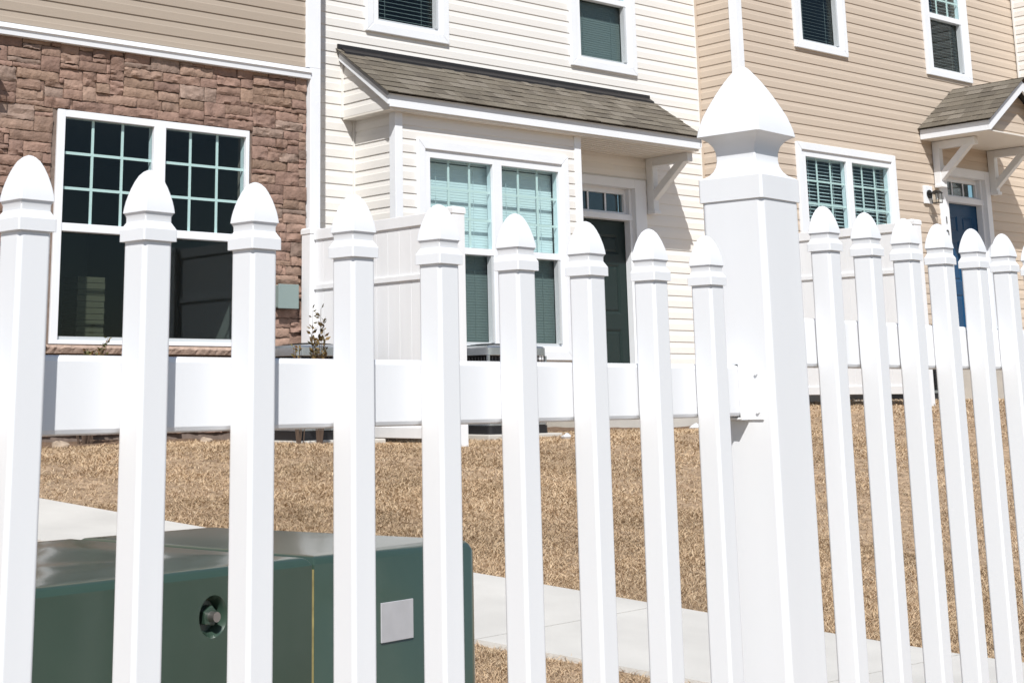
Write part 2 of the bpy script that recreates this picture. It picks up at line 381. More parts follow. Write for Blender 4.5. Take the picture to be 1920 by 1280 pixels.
# ------------------------------------------------------------------ windows
def window(P, x0, x1, z0, z1, y, sashes, split, casing=0, frame=.07, grille=True, blind=None, lowblind=None, room=2.4, side=.5):
    """P = placer of the house.  x0..x1,z0..z1 outer frame (inside the casing); sashes = list of glass x-ranges;
    split=(lower glass z0, lower glass z1, upper glass z0, upper glass z1)"""
    lo0, lo1, up0, up1 = split
    fr = MB(); yf = y-.014
    dU, dL = .022, .062
    sashes = [(a, b+.028) for a, b in sashes]
    # frame as butted bars
    xe = [x0]+[v for s in sashes for v in s]+[x1]
    bars = [(xe[2*i], xe[2*i+1]) for i in range(len(xe)//2)]
    for a, b in bars: fr.box(a, b, yf, y+.078, z0, z1)
    for a, b in sashes:
        fr.box(a, b, yf, y+.078, up1, z1); fr.box(a, b, yf, y+.078, z0, lo0-.028)
        fr.box(a, b, yf+.008, y+.077, lo1, up0)
    w = P(fr, 'window', TRIM, bevel=.003)
    if casing:
        cs = MB(); c = casing; yo = y-.034
        fn = lambda u, v, wv: (u, wv, v)
        cs.prism([(x0-c, z0-c), (x0, z0), (x0, z1), (x0-c, z1+c)], fn, yo, y+.002)
        cs.prism([(x1, z0), (x1+c, z0-c), (x1+c, z1+c), (x1, z1)], fn, yo, y+.002)
        cs.prism([(x0-c, z0-c), (x1+c, z0-c), (x1, z0), (x0, z0)], fn, yo-.001, y+.002)
        cs.prism([(x0, z1), (x1, z1), (x1+c, z1+c), (x0-c, z1+c)], fn, yo-.001, y+.002)
        P(cs, 'casing', TRIM, w, bevel=.006)
    gl = MB(); gr = MB(); tk = MB(); bl = MB(); bd = MB()
    for a, b in sashes:
        gl.box(a, b, y+dU, y+dU+.006, up0, up1)
        gl.box(a, b, y+dL, y+dL+.006, lo0-.02, lo1)
        tk.box(a, b, y+dL-.034, y+dL-.004, lo0-.026, lo0)         # bottom rail of the lower sash, set back
        tk.box(b-.034, b-.001, y+.0, y+dL-.004, lo0, lo1)        # sash track on the right-hand side
        if grille:
            for k in (1, 2):
                xm = a+(b-a)*k/3; gr.box(xm-.011, xm+.011, y+dU+.011, y+dU+.019, up0, up1)
                zm = up0+(up1-up0)*k/3; gr.box(a, b, y+dU+.0105, y+dU+.0195, zm-.011, zm+.011)
        def slats(m, za, zb, yy, closed):
            pitch = .026 if closed else .042
            k = 0; z = zb-.03
            m.box(a-.015, min(b+.05, x1-.016), yy-.018, yy+.03, z, zb+.02)
            while z-pitch > za:
                z -= pitch
                t = math.radians(84 if closed else 24); hw = .0148 if closed else .0245
                dy, dz = hw*math.cos(t), hw*math.sin(t)
                m.prism([(yy-dy, z-dz), (yy+dy, z+dz), (yy+dy+.002, z+dz-.002), (yy-dy+.002, z-dz-.002)], lambda u, v, wv: (wv, u, v), a-.015, min(b+.05, x1-.016))
            for q in (.2, .8):
                xm = a+(b-a)*q; m.box(xm-.0015, xm+.0015, yy-.026, yy-.024, za, zb)
        if blind: slats(bl, up0-.05, up1+.02, y+(.125 if blind == 'closed' else .108), blind == 'closed')
        if lowblind: slats(bd, lo0-.03, lo1+.05, y+(.125 if lowblind == 'closed' else .112), lowblind == 'closed')
    P(gl, 'pane', GLASS, w)
    if gr.v: P(gr, 'grille', GRILLE, w)
    P(tk, 'sash_track', ALU, w)
    if bl.v: P(bl, 'blind', BLIND, w)
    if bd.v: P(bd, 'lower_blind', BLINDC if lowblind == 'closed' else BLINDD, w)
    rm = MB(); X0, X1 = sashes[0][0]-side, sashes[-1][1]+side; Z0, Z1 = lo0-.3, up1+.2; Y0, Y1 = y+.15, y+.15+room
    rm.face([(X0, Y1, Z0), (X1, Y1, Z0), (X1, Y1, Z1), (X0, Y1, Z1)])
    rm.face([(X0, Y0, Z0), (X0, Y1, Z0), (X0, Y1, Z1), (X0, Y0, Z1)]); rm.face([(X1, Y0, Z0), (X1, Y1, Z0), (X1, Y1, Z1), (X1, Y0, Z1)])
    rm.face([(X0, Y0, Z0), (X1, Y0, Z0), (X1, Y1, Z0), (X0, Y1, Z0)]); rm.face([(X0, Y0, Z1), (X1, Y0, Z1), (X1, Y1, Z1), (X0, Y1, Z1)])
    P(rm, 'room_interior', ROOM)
    return w

def panel_door(P, x0, x1, z0, z1, y, m, knob_left=True):
    d = MB(); W_ = x1-x0
    rows = [(.13, .42), (.50, .765), (.82, .925)]; cols = [(.13, .44), (.56, .87)]
    hs = [(x0+a*W_, x0+b*W_, z0+c*(z1-z0), z0+e*(z1-z0)) for a, b in cols for c, e in rows]
    for a, b, c, e in cells(x0, x1, z0, z1, hs): d.box(a, b, y, y+.04, c, e)
    for a, b, c, e in hs:
        i = .028; y1 = y+.014
        for q in (((a, c), (b, c), (b-i, c+i), (a+i, c+i)), ((b, c), (b, e), (b-i, e-i), (b-i, c+i)), ((b, e), (a, e), (a+i, e-i), (b-i, e-i)), ((a, e), (a, c), (a+i, c+i), (a+i, e-i))):
            d.face([(q[0][0], y, q[0][1]), (q[1][0], y, q[1][1]), (q[2][0], y1, q[2][1]), (q[3][0], y1, q[3][1])])
        j = .05; y2 = y+.004
        a2, b2, c2, e2 = a+i, b-i, c+i, e-i
        for q in (((a2, c2), (b2, c2), (b2-.02, c2+.02), (a2+.02, c2+.02)), ((b2, c2), (b2, e2), (b2-.02, e2-.02), (b2-.02, c2+.02)), ((b2, e2), (a2, e2), (a2+.02, e2-.02), (b2-.02, e2-.02)), ((a2, e2), (a2, c2), (a2+.02, c2+.02), (a2+.02, e2-.02))):
            d.face([(q[0][0], y1, q[0][1]), (q[1][0], y1, q[1][1]), (q[2][0], y2, q[2][1]), (q[3][0], y2, q[3][1])])
        d.face([(a2+.02, y2, c2+.02), (b2-.02, y2, c2+.02), (b2-.02, y2, e2-.02), (a2+.02, y2, e2-.02)])
    o = P(d, 'door', m)
    k = MB(); kx = x0+.07 if knob_left else x1-.07
    k.tube([(kx, y, z0+.93), (kx, y-.035, z0+.93)], .012); k.tube([(kx, y-.035, z0+.93), (kx, y-.045, z0+.93), (kx, y-.07, z0+.93)], .026, 12)
    P(k, 'door_knob', STEEL, o, smooth=40)
    return o
def door_set(P, x0, x1, z0, ztop, tz0, tz1, y, m, cl, cr, ctop, rec=.12):
    """door leaf x0..x1 recessed; transom tz0..tz1; casing outer cl..cr, ctop"""
    panel_door(P, x0, x1, z0, ztop, y+rec, m)
    f = MB(); yo = y-.03
    f.box(cl, x0-.02, yo, y+rec+.05, z0, ctop); f.box(x1+.02, cr, yo, y+rec+.05, z0, ctop)
    f.box(x0-.02, x1+.02, yo+.002, y+rec+.05, tz1+.06, ctop)
    f.box(x0-.02, x1+.02, yo+.05, y+rec+.05, ztop+.005, tz0-.03)
    f.box(x0-.02, x0+.02, y+.03, y+rec-.004, z0, tz1+.06); f.box(x1-.02, x1+.02, y+.03, y+rec-.004, z0, tz1+.06)
    fr = P(f, 'door_frame', TRIM, bevel=.004)
    t = MB(); a, b = x0+.045, x1-.045
    t.box(x0-.0, a, y+rec-.03, y+rec+.02, tz0-.03, tz1+.06); t.box(b, x1, y+rec-.03, y+rec+.02, tz0-.03, tz1+.06)
    t.box(a, b, y+rec-.03, y+rec+.02, tz0-.03, tz0); t.box(a, b, y+rec-.03, y+rec+.02, tz1, tz1+.06)
    for k in (1, 2): xm = a+(b-a)*k/3; t.box(xm-.011, xm+.011, y+rec-.012, y+rec-.004, tz0, tz1)
    tr = P(t, 'transom', TRIM, fr)
    gl = MB().box(a, b, y+rec, y+rec+.006, tz0, tz1); P(gl, 'transom_pane', TGLASS, fr)
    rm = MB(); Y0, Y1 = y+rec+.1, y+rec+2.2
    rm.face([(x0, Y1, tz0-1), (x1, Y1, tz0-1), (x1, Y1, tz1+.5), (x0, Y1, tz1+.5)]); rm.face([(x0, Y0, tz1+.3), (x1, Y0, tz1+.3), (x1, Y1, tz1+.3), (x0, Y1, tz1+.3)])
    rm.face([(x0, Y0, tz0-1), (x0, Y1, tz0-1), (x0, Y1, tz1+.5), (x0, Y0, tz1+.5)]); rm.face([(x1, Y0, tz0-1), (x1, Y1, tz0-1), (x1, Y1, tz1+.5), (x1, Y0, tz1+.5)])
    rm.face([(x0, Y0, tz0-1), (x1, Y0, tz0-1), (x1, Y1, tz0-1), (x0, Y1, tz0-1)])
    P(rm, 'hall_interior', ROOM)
    return fr
def shingles(P, name, org, du, dv, lu, lv, expo=.135, nrm=None, seed=1, parent=None):
    """courses of random tabs; org = eave corner, du along the eave, dv up the slope"""
    R = random.Random(seed); du = Vector(du).normalized(); dv = Vector(dv).normalized(); n = du.cross(dv)
    if n.z < 0: n = -n
    mb = MB(); org = Vector(org); k = 0
    pal = [(.160, .138, .110), (.146, .126, .100), (.176, .154, .124), (.132, .114, .092), (.192, .168, .138), (.152, .132, .105)]
    while k*expo < lv:
        a = k*expo; b = min(lv, a+expo+.03); x = -R.uniform(0, .15)
        while x < lu:
            w = R.uniform(.09, .26); xa, xb = max(0, x), min(lu, x+w)
            if xb > xa+.003:
                t = R.choice(pal); kk = R.uniform(.92, 1.08); t = tuple(c*kk for c in t); th = R.choice((.006, .006, .010))
                p = lambda u, v, h: tuple(org+du*u+dv*v+n*h)
                h0, h1 = .004+th, .003
                mb.face([p(xa, a, h0), p(xb, a, h0), p(xb, b, h1+.001), p(xa, b, h1+.001)], t)
                mb.face([p(xa, a, .0), p(xb, a, .0), p(xb, a, h0), p(xa, a, h0)], tuple(c*.6 for c in t))
                mb.face([p(xa, a, 0), p(xa, b, 0), p(xa, b, h1), p(xa, a, h0)], t); mb.face([p(xb, a, 0), p(xb, b, 0), p(xb, b, h1), p(xb, a, h0)], t)
            x += w
        k += 1
    return P(mb, name, SHING, parent)

# ------------------------------------------------------------------ townhouse A (stone and taupe)
ha = empty('townhouse', (6.0, YA, -.35), 'leftmost townhouse, brown ledge stone below a white band and taupe siding above', 'townhouse', 'row of attached townhouses')
PA = Loc(ha)
XA0 = -2.5
WA = (5.55, 7.36, .424, 2.255)
hA = [(5.56, 7.35, .40, 2.25)]
# stones
def stones(x0, x1, z0, z1, y, holes, seed=3):
    R = random.Random(seed); U = .041; nx = int(round((x1-x0)/U)); nz = int(round((z1-z0)/U)); ux = (x1-x0)/nx; uz = (z1-z0)/nz
    occ = [[False]*nz for _ in range(nx)]
    for i in range(nx):
        for j in range(nz):
            xm, zm = x0+(i+.5)*ux, z0+(j+.5)*uz
            if any(h[0] < xm < h[1] and h[2] < zm < h[3] for h in holes): occ[i][j] = True
    mb = MB()
    pal = [srgb(158, 129, 116), srgb(154, 125, 114), srgb(164, 137, 122), srgb(148, 121, 111), srgb(168, 143, 127), srgb(156, 140, 130), srgb(162, 137, 118), srgb(152, 124, 113), srgb(160, 131, 117)]
    for j in range(nz):
        for i in range(nx):
            if occ[i][j]: continue
            w = R.choice((3, 4, 4, 5, 6, 6, 7, 8, 9, 10)); h = R.choice((1, 2, 2, 2, 2, 3)) if w > 4 else R.choice((1, 2, 2, 3))
            ww = 0
            while ww < w and i+ww < nx and not occ[i+ww][j]: ww += 1
            hh = 0
            while hh < h and j+hh < nz and all(not occ[i+q][j+hh] for q in range(ww)): hh += 1
            for a in range(ww):
                for b in range(hh): occ[i+a][j+b] = True
            a0, a1, b0, b1 = x0+i*ux, x0+(i+ww)*ux, z0+j*uz, z0+(j+hh)*uz
            g = R.uniform(.0015, .004); a0 += g; a1 -= g; b0 += g; b1 -= g
            out = R.uniform(.008, .027); t = R.choice(pal); kk = R.uniform(.66, .93); mn = srgb(158, 129, 115); t = tuple((.5*q+.5*m_)*kk*f_ for q, m_, f_ in zip(t, mn, (.985, 1, .99)))
            n1 = max(3, int((a1-a0)/.018)); n2 = max(3, int((b1-b0)/.018))
            f1, f2, ph = R.uniform(8, 28), R.uniform(14, 45), R.uniform(0, 6); sl = R.uniform(-.08, .08); sv = R.uniform(-.14, .10)
            cut = R.uniform(-.4, .4); amp = R.choice((.003, .005, .009, .014))
            jt = [[R.uniform(-.0015, .0015) for _ in range(n2+1)] for _ in range(n1+1)]
            wob = [R.uniform(-.003, .003) for _ in range(n1+1)]; wob2 = [R.uniform(-.003, .003) for _ in range(n1+1)]
            V = []
            for p in range(n1+1):
                for q in range(n2+1):
                    u, v_ = p/n1, q/n2
                    e = min(u*(a1-a0), (1-u)*(a1-a0), v_*(b1-b0), (1-v_)*(b1-b0)); rd = .007*math.exp(-e/.0035)
                    s = out+sl*(u-.5)*(a1-a0)+sv*(v_-.5)*(b1-b0)+amp*1.6*mnoise.noise(Vector((a0*9+u*(a1-a0)*f1, b0*9+v_*(b1-b0)*f2, ph)))+.4*jt[p][q]-rd
                    zz = b0+v_*(b1-b0)+(wob[p] if q == 0 else 0)+(wob2[p] if q == n2 else 0)
                    V.append((a0+u*(a1-a0), y-max(s, .001), zz))
            b_ = len(mb.v); mb.v += V; m_ = n2+1
            for p in range(n1):
                for q in range(n2):
                    mb.f.append((b_+p*m_+q, b_+(p+1)*m_+q, b_+(p+1)*m_+q+1, b_+p*m_+q+1)); mb.t.append(t)
            ring = [p*m_ for p in range(n1+1)]+[n1*m_+q for q in range(1, n2+1)]+[p*m_+n2 for p in reversed(range(n1))]+[q for q in reversed(range(1, n2))]
            for r0, r1 in zip(ring, ring[1:]+ring[:1]):
                c0_, c1_ = V[r0], V[r1]; k = len(mb.v); mb.v += [(c0_[0], y+.01, c0_[2]), (c1_[0], y+.01, c1_[2])]
                mb.f.append((b_+r0, b_+r1, k+1, k)); mb.t.append(tuple(c*.9 for c in t))
    return mb
st = stones(4.2, 7.965, -.265, 2.79, YA, [(5.53, 7.38, .36, 2.27)])
PA(st, 'stone_veneer', STONE, smooth=32)
PA(core(XA0, XA1-.02, -.6, 2.80, fY(YA+.004), hA), 'stone_backing', MORT)
stl = MB()
n1 = 60
for i in range(n1):      # rock-faced sill under the window
    def sp(i): x = 5.505+i*(7.40-5.505)/n1; return x
    R1 = random.Random(i); R2 = random.Random(i+1)
    o0 = .065+R1.uniform(-.008, .006); o1 = .065+R2.uniform(-.008, .006); l0 = R1.uniform(-.006, .006); l1 = R2.uniform(-.006, .006)
    a, b = sp(i), sp(i+1); tt = tuple(c for c in srgb(168, 146, 132))
    stl.face([(a, YA-.045, .418), (b, YA-.045, .418), (b, YA+.05, .423), (a, YA+.05, .423)], tt)
    stl.face([(a, YA-o0, .395+l0), (b, YA-o1, .395+l1), (b, YA-.045, .418), (a, YA-.045, .418)], tt)
    stl.face([(a, YA-.05, .355), (b, YA-.05, .355), (b, YA-o1, .395+l1), (a, YA-o0, .395+l0)], tt)
    stl.face([(a, YA-.05, .355), (b, YA-.05, .355), (b, YA+.05, .353), (a, YA+.05, .353)], tt)
PA(stl, 'stone_sill', STONE)
PA(siding(XA0, 7.93, 2.885, 6.6, 2.985-6*E_, fY(YA-.03)), 'upper_siding', TAUPE)
PA(core(XA0, XA1-.02, 2.80, 6.6, fY(YA-.028)), 'upper_wall', TAUPE)
bd = MB()
bd.prism([(YA-.034, 2.885), (YA-.075, 2.868), (YA-.082, 2.835), (YA-.068, 2.83), (YA-.064, 2.783), (YA-.0, 2.783), (YA-.0, 2.885)], lambda u, v, w: (w, u, v), XA0, 7.975)
PA(bd, 'band_board', TRIM)
ct = MB(); ct.box(7.93, XA1, YA-.06, YA+.06, 2.885, 6.6); ct.box(7.975, XA1, YA-.06, YA+.06, -.42, 2.885)
PA(ct, 'corner_board', TRIM, bevel=.004)
sw = MB().box(XA1-.03, XA1-.008, YA+.06, YB-.02, -.6, 6.6); PA(sw, 'side_wall', TAUPE)
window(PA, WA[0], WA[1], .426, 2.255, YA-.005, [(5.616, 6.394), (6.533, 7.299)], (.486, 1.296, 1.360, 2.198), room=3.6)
part = MB()
for k in range(14): part.box(6.19+.004*(k % 2), 6.45-.004*(k % 2), YA+.79, YA+1.05, .30+k*.0515, .347+k*.0515)
PA(part, 'lit_patch_stack', mat('lit_patch_beige', (.085, .07, .042), rough=.9))  # slab stack added for the beige lit patch seen in the pane
rf = MB(); rf.prism([(YA-.45, 6.45), (YA+9.5, 6.45), (YA+4.5, 9.6), ], lambda u, v, w: (w, u, v), XA0-.2, XA1+.05); PA(rf, 'roof', ROOFM)

# ------------------------------------------------------------------ townhouse B (cream with bay and shed roof)
hb = empty('townhouse', (11.1, YB, -.35), 'cream sided townhouse with projecting bay, long shingled porch roof and dark green door', 'townhouse', 'row of attached townhouses')
PB = Loc(hb); phB = 3.387
B1 = (9.127+.09, 10.202-.09, 3.52+.09, 5.12); B2 = (11.978+.09, 13.037-.09, 3.535+.09, 5.13)
holesB = [(B1[0]+.01, B1[1]-.01, B1[2]+.01, B1[3]-.01), (B2[0]+.01, B2[1]-.01, B2[2]+.01, B2[3]-.01), (11.78, 13.09, -.2, 2.33), (9.05, 11.4, -.3, 2.55)]
PB(siding(XA1-.02, XC0, .05, 6.6, phB-40*E_, fY(YB), holesB), 'front_siding', CREAM)
PB(core(XA1-.02, XC0, -.6, 6.6, fY(YB+.001), [*holesB[:2], (11.79, 13.08, -.2, 2.32), (9.05, 11.4, .0, 2.55)]), 'front_wall', FOUND)
PB(MB().box(XC0-.022, XC0+.002, YB-.03, YB, .05, 6.6), 'inner_corner_post', CREAM)
window(PB, *B1, YB-.01, [(9.289, 10.058)], (3.675, 4.33, 4.395, 5.06), casing=.09, grille=True, blind='open', lowblind='open')
window(PB, *B2, YB-.01, [(12.145, 12.878)], (3.682, 4.33, 4.395, 5.06), casing=.09, grille=True, blind='open', lowblind='closed')
# bay
BW = (9.33, 11.14, .43, 2.283)
hbay = [(BW[0]+.01, BW[1]-.01, BW[2]+.01, BW[3]-.01)]
PB(siding(XBAY0+.07, XBAY1-.07, .25, 2.62, phB-40*E_, fY(YP), hbay), 'bay_siding', CREAM)
PB(core(XBAY0+.02, XBAY1-.02, .25, 2.62, fY(YP+.001), hbay, th=.1), 'bay_wall', CREAM)
PB(siding(YP, YB-.02, .25, 2.62, phB-40*E_, fX(XBAY0)), 'bay_side_siding', CREAM)
PB(MB().box(XBAY1-.02, XBAY1, YP+.06, YB, .25, 2.62), 'bay_side_wall', CREAM); PB(MB().box(XBAY0+.005, XBAY0+.03, YP+.1, YB, .25, 2.62), 'bay_side_wall', CREAM)
for xa, s in ((XBAY0, 1), (XBAY1, -1)):
    xo = xa-.02*s
    PB(MB().box(min(xo, xo+.09*s), max(xo, xo+.09*s), YP-.024, YP+.066, .25, 2.62), 'corner_post', TRIM, bevel=.004)
PB(MB().box(XBAY0-.03, XBAY0-.002, YB-.03, YB, .25, 2.62).box(8.835, 8.862, YB-.03, YB-.001, 2.62, 3.2), 'inner_corner_trim', CREAM)
PB(MB().box(XBAY0, XBAY1, YP-.02, YB, .2, .25), 'bay_floor_trim', TRIM)
PB(MB().box(XBAY0+.05, XBAY1-.05, YP+.03, YB, -.6, .2), 'bay_foundation', FOUND)
window(PB, BW[0], BW[1], BW[2], BW[3], YP-.01, [(9.401, 10.173), (10.319, 11.075)], (.503, 1.321, 1.383, 2.207), casing=.09, blind='closed', lowblind='closed', side=.3, room=2.0)
# porch roof
EX0, EX1, YE = 8.80, 13.22, 10.985
zr, ze = 3.30, 2.775; Lr = math.hypot(YB-YE, zr-ze)
rfb = MB(); rfb.prism([(YE+.01, ze-.03), (YE+.01, ze-.004), (YB-.02, zr-.004), (YB-.02, zr-.05)], lambda u, v, w: (w, u, v), EX0+.01, EX1-.01)
ro = PB(rfb, 'porch_roof', FLASH)
shingles(PB, 'roof_shingles', (EX0-.034, YE-.042, ze-.030), (1, 0, 0), (0, YB-YE, zr-ze), EX1-EX0+.05, Lr+.043, expo=.125, seed=5, parent=ro)
fl = MB().box(EX0-.02, EX1+.01, YB-.035, YB-.018, zr-.03, zr+.035)
fl.prism([(YB-.10, zr-.045), (YB-.02, zr+.012), (YB-.02, zr-.02), (YB-.10, zr-.06)], lambda u, v, w: (w, u, v), EX0+.02, EX1)
PB(fl, 'wall_flashing', FLASH, ro)
fa = MB().box(EX0+.03, EX1-.02, YE, YE+.025, 2.62, ze-.03)
PB(fa, 'fascia', TRIM, ro, bevel=.003)
for xx in (EX0, EX1-.03):
    dr = MB(); dr.prism([(YE+.0, ze-.035), (YB-.02, zr-.045), (YB-.02, zr-.125), (YE, ze-.135)], lambda u, v, w: (w, u, v), xx+.002, xx+.028)
    PB(dr, 'rake_board', TRIM, ro)
dd = MB()  # grey strip painting the shingle shade on the upper rake board
dd.prism([(YE-.02, ze-.028), (YB-.02, zr-.01), (YB-.02, zr-.05), (YE-.02, ze-.066)], lambda u, v, w: (w, u, v), EX0-.012, EX0+.001)
PB(dd, 'rake_shade_strip', RAKE_SHADE, ro)
ck = siding(YE+.03, YB-.02, 2.62, 3.2, phB-40*E_, fX(8.862)); vv = []
ckm = MB()
for fc, t in zip(ck.f, ck.t):      # clip the cheek to the roof slope
    pts = [ck.v[i] for i in fc]
    zl = lambda y: ze-.09+(y-YE)*(zr-ze)/(YB-YE)
    y0_, y1_ = min(p[1] for p in pts), max(p[1] for p in pts); za, zb = pts[0], pts[2]
    z_lo, z_hi = min(p[2] for p in pts), max(p[2] for p in pts)
    if z_hi-z_lo < .002:
        yy = YE+(z_lo-ze+.09)*(YB-YE)/(zr-ze)
        if yy < y1_:
            ckm.face([(p[0], max(p[1], yy), p[2]) for p in pts])
        continue
    yl = YE+(z_lo-ze+.09)*(YB-YE)/(zr-ze); yh = YE+(z_hi-ze+.09)*(YB-YE)/(zr-ze)
    if yl >= y1_: continue
    yl = max(yl, y0_); yh2 = min(max(yh, y0_), y1_)
    xl = [p[0] for p in pts if abs(p[2]-z_lo) < 1e-6][0]; xh = [p[0] for p in pts if abs(p[2]-z_hi) < 1e-6][0]
    ckm.face([(xl, yl, z_lo), (xl, y1_, z_lo), (xh, y1_, z_hi), (xh, yh2, z_hi)])
PB(ckm, 'gable_cheek_siding', CREAM, ro)
sf = MB().box(8.85, EX1-.03, YE+.025, YB-.001, 2.60, 2.62)
so_ = PB(sf, 'soffit', SOFF, ro)
gv = MB(); x = 8.95
while x < EX1-.08: gv.box(x, x+.008, YE+.03, YB-.01, 2.596, 2.601); x += .10
PB(gv, 'soffit_grooves', SOFF, so_)
# bracket
def bracket(P, x, yf, yw, ztop, zbr, zleg, t=.088, t2=.098, parent=None, name='roof_bracket'):
    b = MB()
    b.box(x-t/2, x+t/2, yw-t2, yw, zleg, ztop); b.box(x-t/2+.001, x+t/2-.001, yf, yw-t2, ztop-t2, ztop)
    n_ = t2*.8
    b.prism([(yf+.05, ztop-t2+.01), (yf+.05+n_*1.6, ztop-t2+.01), (yw-t2+.01, zbr+n_*1.3), (yw-t2+.01, zbr-n_*.2)], lambda u, v, w: (w, u, v), x-t/2+.004, x+t/2-.004)
    b.box(x-t/2-.008, x+t/2+.008, yw-t2-.02, yw-.001, zleg-.03, zleg+.012)
    return P(b, name, TRIM_D, parent, bevel=.006)
bracket(PB, 13.17, 11.12, YB-.015, 2.60, 2.13, 2.0)
door_set(PB, 11.985, 12.90, -.15, 1.885, 1.985, 2.185, YB, DOORG, 11.78, 13.10, 2.345)
PB(MB().box(11.46, 13.3, 10.95, YB, -.5, -.16), 'door_stoop', CONC, bevel=.01)
rf = MB(); rf.prism([(YB-.45, 6.45), (YB+9, 6.45), (YB+4.3, 9.4)], lambda u, v, w: (w, u, v), XA1+.06, XC0-.03); PB(rf, 'roof', ROOFM)

# ------------------------------------------------------------------ townhouse C (tan with gabled hood)
hc = empty('townhouse', (17.0, YC, -.15), 'tan sided townhouse with a small gabled door hood and a deep blue door', 'townhouse', 'row of attached townhouses')
PC = Loc(hc); phC = 3.769
c1 = (15.173+.085, 16.234-.085, 4.055+.09, 5.66); c2 = (17.98+.085, 19.055-.085, 4.065+.09, 5.66)
ctw = (15.06+.09, 17.07-.09, .965, 2.815)
sh = lambda h, e=.01: (h[0]+e, h[1]-e, h[2]+e, h[3]-e)
holesC = [sh(c1), sh(c2), sh(ctw), (18.06, 19.17, .2, 2.85)]
PC(siding(XC0+.09, XD, .19, 7.0, phC-40*E_, fY(YC), holesC), 'front_siding', TAN)
PC(core(XC0+.09, XD, .19, 7.0, fY(YC+.001), holesC), 'front_wall', TAN)
PC(siding(YC+.085, YB-.02, .19, 7.0, phC-40*E_, fX(XC0)), 'side_siding', TAN)
PC(MB().box(XC0, XC0+.02, YC+.06, YB+.1, .19, 7.0), 'side_wall', TAN)
PC(MB().box(XC0-.02, XC0+.09, YC-.022, YC+.085, .19, 7.0), 'corner_post', TRIM, bevel=.004)
PC(MB().box(XC0-.024, XC0, YB-.052, YB-.0305, .05, 7.0), 'inner_corner_trim', TAN)
PC(MB().box(XC0+.01, XD, YC+.012, YC+.3, -.7, .19).box(XC0+.01, XC0+.3, YC+.3, YB, -.7, .19), 'foundation', FOUND)
window(PC, *c1, YC-.01, [(15.345, 16.075)], (4.195, 4.865, 4.935, 5.6), casing=.085, blind='open', lowblind='open')
window(PC, *c2, YC-.01, [(18.16, 18.90)], (4.205, 4.87, 4.94, 5.6), casing=.085, blind='open', lowblind='open')
window(PC, *ctw, YC-.01, [(15.24, 16.016), (16.16, 16.913)], (1.038, 1.855, 1.918, 2.742), casing=.09, blind='open', lowblind='open')
door_set(PC, 18.24, 19.13, .385, 2.42, 2.53, 2.705, YC, DOORB, 18.03, 19.26, 2.88)
PC(MB().box(17.7, 19.6, 10.0, YC, -.6, .37), 'door_stoop', CONC, bevel=.01)
# gabled hood
GX0, GX1, GR, GF = 17.70, 19.44, 18.57, 10.13
gze, gzr = 3.33, 3.93
hood = MB()
for s, xe_ in ((-1, GX0), (1, GX1)):
    hood.prism([(xe_, gze-.03), (xe_, gze), (GR, gzr), (GR, gzr-.04)], lambda u, v, w: (u, w, v), GF+.01, YC-.02)
hd = PC(hood, 'door_hood', FLASH)
sl_ = math.hypot(GR-GX0, gzr-gze)
shingles(PC, 'hood_shingles', (GX0-.04, GF-.045, gze-.024), (0, 1, 0), (GR-GX0, 0, gzr-gze), YC-GF+.025, sl_+.05, seed=8, parent=hd)
shingles(PC, 'hood_shingles', (GX1+.04, GF-.045, gze-.024), (0, 1, 0), (GR-GX1, 0, gzr-gze), YC-GF+.025, sl_+.05, seed=9, parent=hd)
rk = MB()
for s, xe_ in ((-1, GX0), (1, GX1)):
    rk.prism([(xe_+.0, gze-.035), (GR, gzr-.03), (GR, gzr-.165), (xe_+s*(-.02), gze-.155), (xe_, gze-.155)], lambda u, v, w: (u, w, v), GF+.002*s, GF+.03)
    rk.box(min(xe_, xe_-s*.022), max(xe_, xe_-s*.022), GF+.031, YC-.02, gze-.155, gze-.03)
PC(rk, 'hood_fascia', TRIM, hd, bevel=.002)
hs = MB().box(GX0+.022, GX1-.022, GF+.035, YC-.0, gze-.16, gze-.145); PC(hs, 'hood_soffit', SOFF, hd)
gs = MB(); yg = GF+.20; z = gze-.145; ph = phC-40*E_
sd = siding(GX0+.05, GX1-.05, gze-.145, gzr-.06, ph, fY(yg)); gg = MB()
slope = (gzr-gze)/(GR-GX0)
for fc in sd.f:
    p = [sd.v[i] for i in fc]; zlo, zhi = min(q[2] for q in p), max(q[2] for q in p)
    olo = p[0][1]; ohi = p[2][1]
    wlo = max(0, (gzr-.05-zlo)/slope); whi = max(0, (gzr-.05-zhi)/slope); wmax = GR-GX0-.04
    wlo, whi = min(wlo, wmax), min(whi, wmax)
    if wlo <= 0: continue
    gg.face([(GR-wlo, olo, zlo), (GR+wlo, olo, zlo), (GR+whi, ohi, zhi), (GR-whi, ohi, zhi)])
PC(gg, 'hood_gable_siding', TAN, hd)
bracket(PC, 17.99, 10.50, YC-.02, 3.165, 2.66, 2.60, parent=hd)
bracket(PC, 19.31, 10.50, YC-.02, 3.165, 2.66, 2.60, parent=hd)
